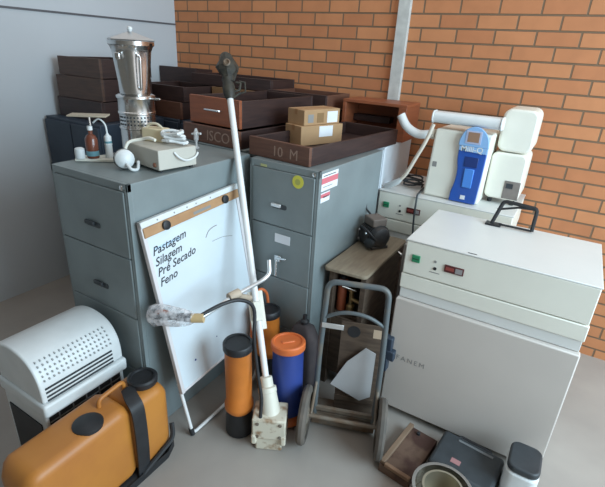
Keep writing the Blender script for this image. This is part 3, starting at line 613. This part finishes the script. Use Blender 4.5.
# bracket stand on the front incubator
br = thing('wire_stand', 'black metal bracket stand on the back edge of the front incubator', 'bracket', (-0.262, 2.50, 1.0545), 0)
a = MB(); a.tube(fillet([(0.0, 0.0, 0.006), (0.035, 0.02, 0.135), (0.20, 0.02, 0.125), (0.20, 0.0, 0.006)], 0.02), 0.010, 8); a.build('front_bar', DARKPL, br)
MB().tube([(0.012, 0.01, 0.085), (0.11, 0.015, 0.115), (0.2, 0.018, 0.12)], 0.006, 8).build('brace', DARKPL, br)
MB().box(-0.03, 0.05, -0.03, 0.025, 0, 0.010).build('foot_plate', DARKPL, br, 0.003)
MB().tube([(0.04, -0.01, 0.012), (0.20, -0.01, 0.012)], 0.006, 8).build('foot_rail', DARKPL, br)

# ------------------------------------------------------------------ water purifier on the back incubator
BT = 1.061
wp = thing('water_purifier', 'cream water purifier with a curved blue front, on the back incubator', 'water purifier', (-0.735, 2.78, BT), 0)
MB().loft([[(x + 0.0, y, z) for x, y in ((0, 0), (0.34, 0), (0.34, 0.30), (0.03, 0.30))] if z < .3 else [(x, y, z) for x, y in ((0.015, 0), (0.35, 0), (0.345, 0.30), (0.03, 0.30))] for z in (0.0, 0.42)]).build('body', WARMWHITE, wp, 0.014, 3)
def pts2(z): return z
pan = [(0.170, 0.0), (0.325, -0.002), (0.333, 0.16), (0.336, 0.34), (0.325, 0.395), (0.30, 0.432), (0.265, 0.45), (0.225, 0.445), (0.195, 0.42), (0.178, 0.37), (0.176, 0.27), (0.187, 0.20), (0.186, 0.13), (0.172, 0.06)]
psm = [(p.x, p.y) for p in smooth([(a_, b_, 0) for a_, b_ in pan[2:]], 5)]
psm = [(0.170, 0.004), (0.325, 0.004)] + psm
low = [p for p in psm if p[1] <= 0.31] ; 
bp_ = MB().prism(psm, -0.022, 0.0).build('front_panel', PANELBLUE, wp, 0.004); bp_['label'] = 'curved glossy blue front panel'
hp = [(0.172, 0.345), (0.172, 0.375)] + [(p[0], p[1]) for p in [(0.19, 0.425), (0.22, 0.452), (0.262, 0.46), (0.303, 0.44), (0.332, 0.40), (0.342, 0.345)]]
hp2 = [(p.x, p.y) for p in smooth([(a_, b_, 0) for a_, b_ in hp], 5)]
top_ = MB().prism(hp2, -0.032, -0.0225).build('display_head', PALEBLUE, wp, 0.004)
MB().prism([(0.178, 0.318), (0.336, 0.310), (0.338, 0.344), (0.176, 0.344)], -0.030, -0.0225).build('name_strip', PALEBLUE, wp, 0.002)
MB().box(0.205, 0.293, -0.035, -0.0323, 0.362, 0.436).build('screen_bezel', mat('bezel_lilac', (0.42, 0.46, 0.62), 0.4), top_, 0.004)
MB().box(0.217, 0.281, -0.0365, -0.0351, 0.372, 0.428).build('screen', SCREEN, top_)
text('name_lettering', 'Milli-Q', 0.045, WHITEPL, top_, at(0.188, -0.0305, 0.316), 0, 1.0, bold=0.0006)
MB().box(0.222, 0.298, -0.026, -0.0222, 0.225, 0.285).build('dispenser_recess', mat('deep_blue_recess', (0.012, 0.035, 0.16), 0.4), bp_, 0.003)
MB().box(0.232, 0.288, -0.030, -0.0222, 0.10, 0.215).build('dispenser_tab', LIGHTBLUE, bp_, 0.006)
MB().box(0.236, 0.264, -0.0245, -0.0222, 0.025, 0.05).build('logo_plate', PAPER, bp_)
MB().box(0.03, 0.056, -0.0015, 0.0005, 0.19, 0.222).build('badge', GREYINK, wp)
rl = MB(); prf = rrect(0, 0, 0.10, 0.066, 0.030, 6)
rl.prism([(y + 0.03, z + 0.485) for y, z in prf], -0.008, 0.375, 'YZ'); rl.build('top_roll', WHITEPL, wp, 0.006)
for x in (-0.016, 0.373): MB().prism([(y * 1.1 + 0.03, z * 1.12 + 0.485) for y, z in prf], x, x + 0.010, 'YZ').build('roll_cap', WHITEPL, wp, 0.003)
ho = thing('curved_pipe', 'white curved elbow pipe sticking out left of the purifier top', 'pipe', (-0.745, 2.81, BT + 0.385), 0)
MB().tube(smooth([(-0.215, 0, 0.085), (-0.165, 0, 0.018), (-0.085, 0, -0.018), (0.0, 0.02, -0.008)], 7), [0.027] * 22, 16).build('elbow', WHITEPL, ho)
MB().lathe([(0.03, 0), (0.032, 0.012), (0.028, 0.02)], (-0.006, 0.02, -0.008), 18, (1, 0, 0)).build('pipe_collar', WARMWHITE, ho)
hs = thing('drain_hose', 'beige hose running down left of the purifier to a grey nozzle', 'hose', (-0.735, 2.78, BT), 0)
MB().tube(smooth([(0.004, -0.024, 0.445), (-0.025, -0.03, 0.34), (-0.066, -0.03, 0.24), (-0.115, -0.03, 0.125), (-0.15, -0.03, 0.075)]), 0.0115, 12).build('hose', mat('beige_hose', (0.62, 0.55, 0.46), 0.5), hs)
MB().tube([(-0.145, -0.03, 0.08), (-0.165, -0.03, 0.06), (-0.215, -0.03, 0.027), (-0.25, -0.03, 0.017)], [0.012, 0.020, 0.020, 0.012], 14).build('nozzle', mat('grey_nozzle', (0.50, 0.52, 0.52), 0.5), hs)
cc = MB(); pts = []
for i in range(44):
    a_ = i * 0.5; pts.append((0.065 * math.cos(a_) + 0.008 * math.sin(i * 2.1), 0.05 * math.sin(a_), 0.008 + 0.0014 * i + 0.004 * math.sin(i * 1.3)))
cc.tube(pts, 0.006, 7); o = cc.build('cable_coil', GREYPL); o.location = (-0.85, 2.92, BT); tag(o, 'coiled dark cable behind the grey nozzle, left of the purifier', 'cable')
o = MB().tube(smooth([(-0.765, 2.90, BT + 0.01), (-0.75, 2.74, BT + 0.012), (-0.742, 2.688, BT - 0.0), (-0.735, 2.672, BT - 0.15), (-0.72, 2.67, 0.75), (-0.70, 2.64, 0.55)]), 0.006, 8).build('cable', GREYPL)
tag(o, 'thin grey cord hanging down the front of the back incubator', 'cord')

# white apparatus at the right edge
wa = thing('lab_apparatus', 'white rounded apparatus with a grey window, right of the water purifier', 'lab machine', (-0.383, 2.885, BT), 0)
pr = rrect(0.095, 0.03 + 0.145, 0.20, 0.28, 0.035)
MB().prism([(x, z) for x, z in pr], 0, 0.28).build('lower_housing', WARMWHITE, wa, 0.012, 3)
MB().prism([(x, z) for x, z in rrect(0.105, 0.32 + 0.123, 0.19, 0.245, 0.045)], 0.01, 0.28).build('hood', WARMWHITE, wa, 0.014, 3)
MB().box(0.10, 0.19, -0.004, 0.002, 0.045, 0.155).build('window', mat('grey_window', (0.24, 0.21, 0.19), 0.3, var=0.3), wa, 0.006)
MB().box(0.112, 0.15, -0.006, -0.003, 0.11, 0.14).build('window_slot', GREYPL, wa)
for x in (0.03, 0.16): MB().lathe([(0.014, 0), (0.014, 0.031)], (x, 0.05, 0), 12).build('foot', DARKPL, wa)
for x in (0.03, 0.16): MB().lathe([(0.014, 0), (0.014, 0.031)], (x, 0.24, 0), 12).build('foot', DARKPL, wa)

# ------------------------------------------------------------------ narrow wooden bench with motor
bn = thing('wooden_bench', 'narrow old wooden bench between the grey cabinet and the front incubator', 'bench', (-0.978, 1.935, 0), 0)
MB().prism([(p.x, p.y) for p in fillet([(0, 0, 0), (0.245, 0.02, 0), (0.245, 0.655, 0), (0.0, 0.655, 0)], 0.03, 5, True)], 0.785, 0.805, 'XY').build('top', BENCHTOP, bn, 0.004)
for x in (0.015, 0.205):
    for y in (0.05, 0.60): MB().box(x, x + 0.03, y, y + 0.04, 0, 0.7845).build('leg', OLDWOOD, bn, 0.002)
MB().box(0.212, 0.232, 0.0905, 0.5995, 0.28, 0.7845).build('side_panel', OLDWOOD, bn, 0.002)
MB().box(0.012, 0.03, 0.0905, 0.5995, 0.28, 0.7845).build('side_panel', OLDWOOD, bn, 0.002)
MB().box(0.0455, 0.2045, 0.055, 0.07, 0.10, 0.49).build('front_panel', OLDWOOD, bn, 0.002)
MB().box(0.031, 0.2115, 0.0905, 0.5995, 0.475, 0.495).build('shelf', OLDWOOD, bn)
MB().box(0.0455, 0.2045, 0.58, 0.595, 0.0, 0.4745).build('back_panel', OLDWOOD, bn)
MB().cyl((0.246, 0.50, 0.775), (0.272, 0.49, 0.768), 0.010, seg=12).build('bolt', CHROME, bn)
# things on the bench shelf
tp = thing('metal_tap', 'small brass and chrome tap lying on the bench shelf behind the hand truck', 'tap', (-0.848, 2.06, 0.4955), 15)
MB().lathe([(0.026, 0), (0.026, 0.05), (0.014, 0.06), (0.014, 0.14), (0.022, 0.145), (0.022, 0.16)], seg=18).build('body', BRASS, tp)
MB().cyl((-0.055, -0.03, 0.18), (0.025, -0.012, 0.155), 0.008, seg=10).build('lever', CHROME, tp)
MB().cyl((0.0, -0.01, 0.10), (0.055, -0.02, 0.085), 0.012, seg=12).build('spout', BRASS, tp)
of = thing('orange_can', 'small red-orange can standing at the left end of the bench shelf', 'can', (-0.912, 2.07, 0.4955))
MB().lathe([(0.026, 0), (0.027, 0.004), (0.027, 0.19), (0.02, 0.20)], seg=20).build('body', mat('red_orange_can', (0.42, 0.11, 0.05), 0.5, var=0.3), of)
MB().lathe([(0.019, 0.2005), (0.019, 0.215), (0.015, 0.22)], seg=16).build('cap', DARKPL, of)
gv = thing('gas_valve', 'dull metal valve standing at the right end of the bench shelf', 'valve', (-0.793, 2.095, 0.4955))
MB().lathe([(0.02, 0), (0.02, 0.10), (0.012, 0.11), (0.012, 0.17)], seg=16).build('body', RUSTSTEEL, gv)
MB().lathe([(0.024, 0.1702), (0.026, 0.18), (0.024, 0.19)], seg=10).build('hand_wheel', ALU, gv)
# motor
mo = thing('electric_motor', 'small dark oily motor sitting on the back half of the wooden bench', 'motor', (-0.878, 2.385, 0.805), -35); mo.scale = (1.12, 1.12, 1.1)
mb = MB(); mb.lathe([(0.03, -0.075), (0.052, -0.07), (0.056, -0.055), (0.056, 0.055), (0.05, 0.07), (0.03, 0.078)], (0, 0, 0.068), 28, (1, 0, 0)); mb.build('housing', ENGINE, mo)
fin = MB()
for i in range(7): fin.lathe([(0.050, -0.003), (0.062, -0.003), (0.062, 0.003), (0.050, 0.003)], (-0.045 + i * 0.015, 0, 0.068), 28, (1, 0, 0), cap=False, closed=True)
fin.build('cooling_fins', ENGINE, mo)
MB().box(-0.05, 0.045, -0.045, 0.04, 0.12, 0.165).build('terminal_box', mat('dusty_brown_box', (0.16, 0.125, 0.105), 0.6, var=0.3), mo, 0.006)
MB().box(-0.065, 0.065, -0.05, 0.05, 0, 0.016).build('foot_plate', ENGINE, mo, 0.003)
MB().lathe([(0.024, -0.012), (0.028, -0.008), (0.028, 0.012), (0.012, 0.018)], (0.055, -0.062, 0.04), 20, (0.3, -1, 0.1)).build('pulley', GREYPL, mo)
cr = MB(); cr.box(-0.06, 0.03, -0.066, -0.02, 0.0165, 0.095); cr.box(-0.03, 0.062, -0.05, 0.045, 0.0165, 0.085); cr.box(-0.072, -0.05, -0.03, 0.03, 0.03, 0.10); cr.build('crankcase', ENGINE, mo, 0.006)
bo = MB()
for x, z in ((-0.048, 0.03), (-0.048, 0.082), (0.018, 0.03), (0.018, 0.082)): bo.lathe([(0.006, 0), (0.006, 0.005)], (x, -0.066, z), 6, (0, -1, 0))
bo.build('bolts', ALU, mo)
MB().tube(smooth([(-0.02, -0.07, 0.09), (0.0, -0.09, 0.12), (0.05, -0.08, 0.11), (0.075, -0.04, 0.06)]), 0.006, 8).build('hose', DARKPL, mo)
MB().cyl((-0.085, -0.03, 0.03), (-0.04, -0.062, 0.025), 0.008, seg=10).build('shaft_stub', ALU, mo)
o = MB().tube(smooth([(-0.905, 2.455, 0.93), (-0.955, 2.47, 0.965), (-0.985, 2.475, 0.99), (-0.992, 2.48, 1.02)]), 0.006, 8).build('cable', DARKPL); tag(o, 'short dark cord from the motor up the grey cabinet side', 'cord')

# ------------------------------------------------------------------ hand truck
cx = Vector((-0.672, 1.70, 0))
ht = thing('hand_truck', 'grey-blue two-wheeled hand truck standing upright in front of the wooden bench', 'hand truck', tuple(cx), 20)
hw = 0.158
def lean(z): return 0.0 + 0.085 * z
MB().tube(fillet([(-hw, lean(0.06), 0.06), (-hw, lean(0.45), 0.45), (-hw + 0.012, lean(0.855), 0.855), (hw - 0.012, lean(0.855), 0.855), (hw, lean(0.45), 0.45), (hw, lean(0.06), 0.06)], 0.05), 0.0145, 12).build('frame', CARTBLUE, ht)
MB().tube(smooth([(-hw, lean(.70) - 0.004, 0.655), (-hw * .5, lean(.70) - 0.012, 0.70), (0, lean(.72) - 0.016, 0.712), (hw * .5, lean(.70) - 0.012, 0.695), (hw, lean(.70) - 0.004, 0.645)]), 0.010, 10).build('cross_bar', CARTBLUE, ht)
MB().box(-hw, -hw + 0.11, lean(.62) - 0.018, lean(.62) - 0.012, 0.612, 0.64).build('name_plate', ALU, ht, 0.002)
for z, y in ((0.125, -0.012), (0.075, -0.016)):
    MB().box(-hw, hw, lean(z) + y, lean(z) + y + 0.02, z - 0.012, z + 0.012).build('cross_bar', RUSTSTEEL, ht, 0.003)
MB().box(-hw - 0.01, hw + 0.01, 0.012, 0.20, 0.012, 0.020).build('toe_plate', RUSTSTEEL, ht, 0.002)
MB().box(-hw - 0.01, hw + 0.01, 0.008, 0.016, 0.012, 0.10).build('toe_upright', RUSTSTEEL, ht, 0.002)
for s in (-1, 1):
    x = s * 0.193
    wh = MB().lathe([(0.118, -0.022), (0.140, -0.020), (0.150, -0.008), (0.150, 0.008), (0.140, 0.020), (0.118, 0.022)], (x, -0.085, 0.1502), 36, (1, 0, 0), cap=False, closed=True).build('wheel', RUBBER, ht)
    MB().lathe([(0.117, -0.012), (0.06, -0.006), (0.03, -0.022), (0.012, -0.022), (0.012, 0.022), (0.03, 0.022), (0.06, 0.006), (0.117, 0.012)], (x, -0.085, 0.1502), 30, (1, 0, 0), cap=False, closed=True).build('wheel_hub', RUSTSTEEL, wh)
    b_ = MB(); b_.tube([(s * hw, lean(0.30), 0.30), (s * (hw + 0.005), -0.08, 0.16)], 0.008, 8); b_.tube([(s * hw, lean(0.08), 0.08), (s * (hw + 0.005), -0.08, 0.15)], 0.008, 8); b_.build('axle_bracket', RUSTSTEEL, ht)
MB().cyl((-0.222, -0.085, 0.1502), (0.222, -0.085, 0.1502), 0.011, seg=12).build('axle', RUSTSTEEL, ht)
# sheets and board held between truck and bench
pb = thing('brown_board', 'old brown board with a round port and buff label, standing inside the hand truck frame', 'board', (-0.672, 1.835, 0.0), 20)
TILT = Matrix.Rotation(R(-3), 4, 'X')
MB().box(-0.112, 0.128, 0.0, 0.012, 0.024, 0.585, TILT).build('panel', OLDWOOD, pb)
MB().box(0.055, 0.118, -0.0015, 0.0005, 0.515, 0.565, TILT).build('paper_label', mat('buff_label', (0.46, 0.34, 0.24), 0.8), pb)
MB().prism(circle(-0.045, 0.535, 0.034), -0.002, 0.0005).build('round_port', DARKPL, pb, mtx=TILT)
MB().box(-0.112, 0.128, -0.012, -0.0005, 0.10, 0.13, TILT).build('batten', OLDWOOD, pb)
sh = tag(MB().prism([(-0.135, 0.045), (0.03, -0.03), (0.085, 0.005), (0.085, 0.275), (0.03, 0.30), (-0.06, 0.20)], 0, 0.004, 'XZ').build('paper_sheet', mat('shaded_paper', (0.42, 0.41, 0.41), 0.8, var=0.08)), 'folded white sheet of paper leaning on the old brown board', 'paper')  # white paper, colour lowered for the shade inside the truck frame
sh.location = (-0.668, 1.812, 0.165); sh.rotation_euler = (R(-4), 0, R(20))

# ------------------------------------------------------------------ things on the floor at the lower right
wbk = thing('wooden_block', 'rust-stained brown wooden box lying on the floor before the front incubator', 'box', (-0.305, 1.735, 0), -8)
RUSTWOOD = mat('rust_stained_wood', (0.13, 0.075, 0.05), 0.7, col2=(0.055, 0.022, 0.015), scale=9, thr=(0.45, 0.62))
MB().box(-0.085, 0.075, -0.17, 0.16, 0, 0.045).build('base_board', RUSTWOOD, wbk, 0.004)
MB().box(-0.085, -0.06, -0.16, 0.16, 0.0455, 0.065).build('side_strip', mat('pale_edge_wood', (0.22, 0.14, 0.09), 0.7, var=0.2), wbk, 0.003)
MB().box(-0.058, 0.075, -0.17, -0.15, 0.0455, 0.065).build('end_strip', mat('light_edge_wood', (0.26, 0.15, 0.09), 0.7, var=0.2), wbk, 0.003)
MB().lathe([(0.010, 0), (0.010, 0.012), (0.004, 0.014)], (-0.02, 0.13, 0.0455), 12).build('bolt', DARKPL, wbk)
cs = thing('carrying_case', 'dark grey-blue carrying case with a pink sticker, lying before the front incubator', 'case', (-0.062, 1.79, 0), -6)
MB().box(-0.14, 0.16, -0.12, 0.13, 0, 0.055).build('lower_shell', GREYPL, cs, 0.015, 3)
MB().box(-0.14, 0.16, -0.12, 0.13, 0.0555, 0.10).build('upper_shell', GREYPL, cs, 0.018, 3)
MB().tube(fillet([(-0.07, 0.132, 0.055), (-0.07, 0.165, 0.06), (0.09, 0.165, 0.06), (0.09, 0.132, 0.055)], 0.02), 0.009, 8).build('handle', DARKPL, cs)
MB().box(-0.06, 0.11, 0.085, 0.10, 0.0995, 0.104).build('hinge_strip', mat('mid_grey_strip', (0.16, 0.17, 0.18), 0.4), cs, 0.002)
MB().box(-0.05, -0.005, -0.06, -0.03, 0.0995, 0.1015).build('sticker', mat('faded_pink_sticker', (0.36, 0.17, 0.17), 0.7), cs)
sv = thing('test_sieve', 'round steel sieve ring on the floor at the bottom edge, before the dark case', 'sieve', (-0.13, 1.475, 0.0), 0)
sv.location = (-0.105, 1.525, 0.0); sv.scale = (1.2, 1.2, 1.05)
MB().lathe([(0.098, 0), (0.105, 0.0), (0.105, 0.135), (0.110, 0.138), (0.110, 0.146), (0.098, 0.146)], seg=44, cap=False, closed=True).build('outer_ring', STAINLESS, sv)
MB().lathe([(0.001, 0.05), (0.0975, 0.05), (0.0975, 0.054), (0.001, 0.054)], seg=44, cap=False).build('mesh_screen', SIEVEMESH, sv)
MB().lathe([(0.066, 0.0545), (0.074, 0.0545), (0.074, 0.150), (0.066, 0.150)], seg=40, cap=False, closed=True).build('inner_ring', mat('dull_brass_ring', (0.46, 0.42, 0.33), 0.35, 0.85), sv)
jg = thing('water_jug', 'white plastic canister with a dark cap, at the right edge before the incubator', 'canister', (0.178, 1.82, 0), 0)
MB().prism(rrect(0, 0, 0.14, 0.18, 0.04), 0.0, 0.20, 'XY').build('body', WHITEPL, jg, 0.012, 3)
MB().prism(rrect(0, 0, 0.135, 0.175, 0.04), 0.2005, 0.235, 'XY').build('cap', GREYPL, jg, 0.01, 3)
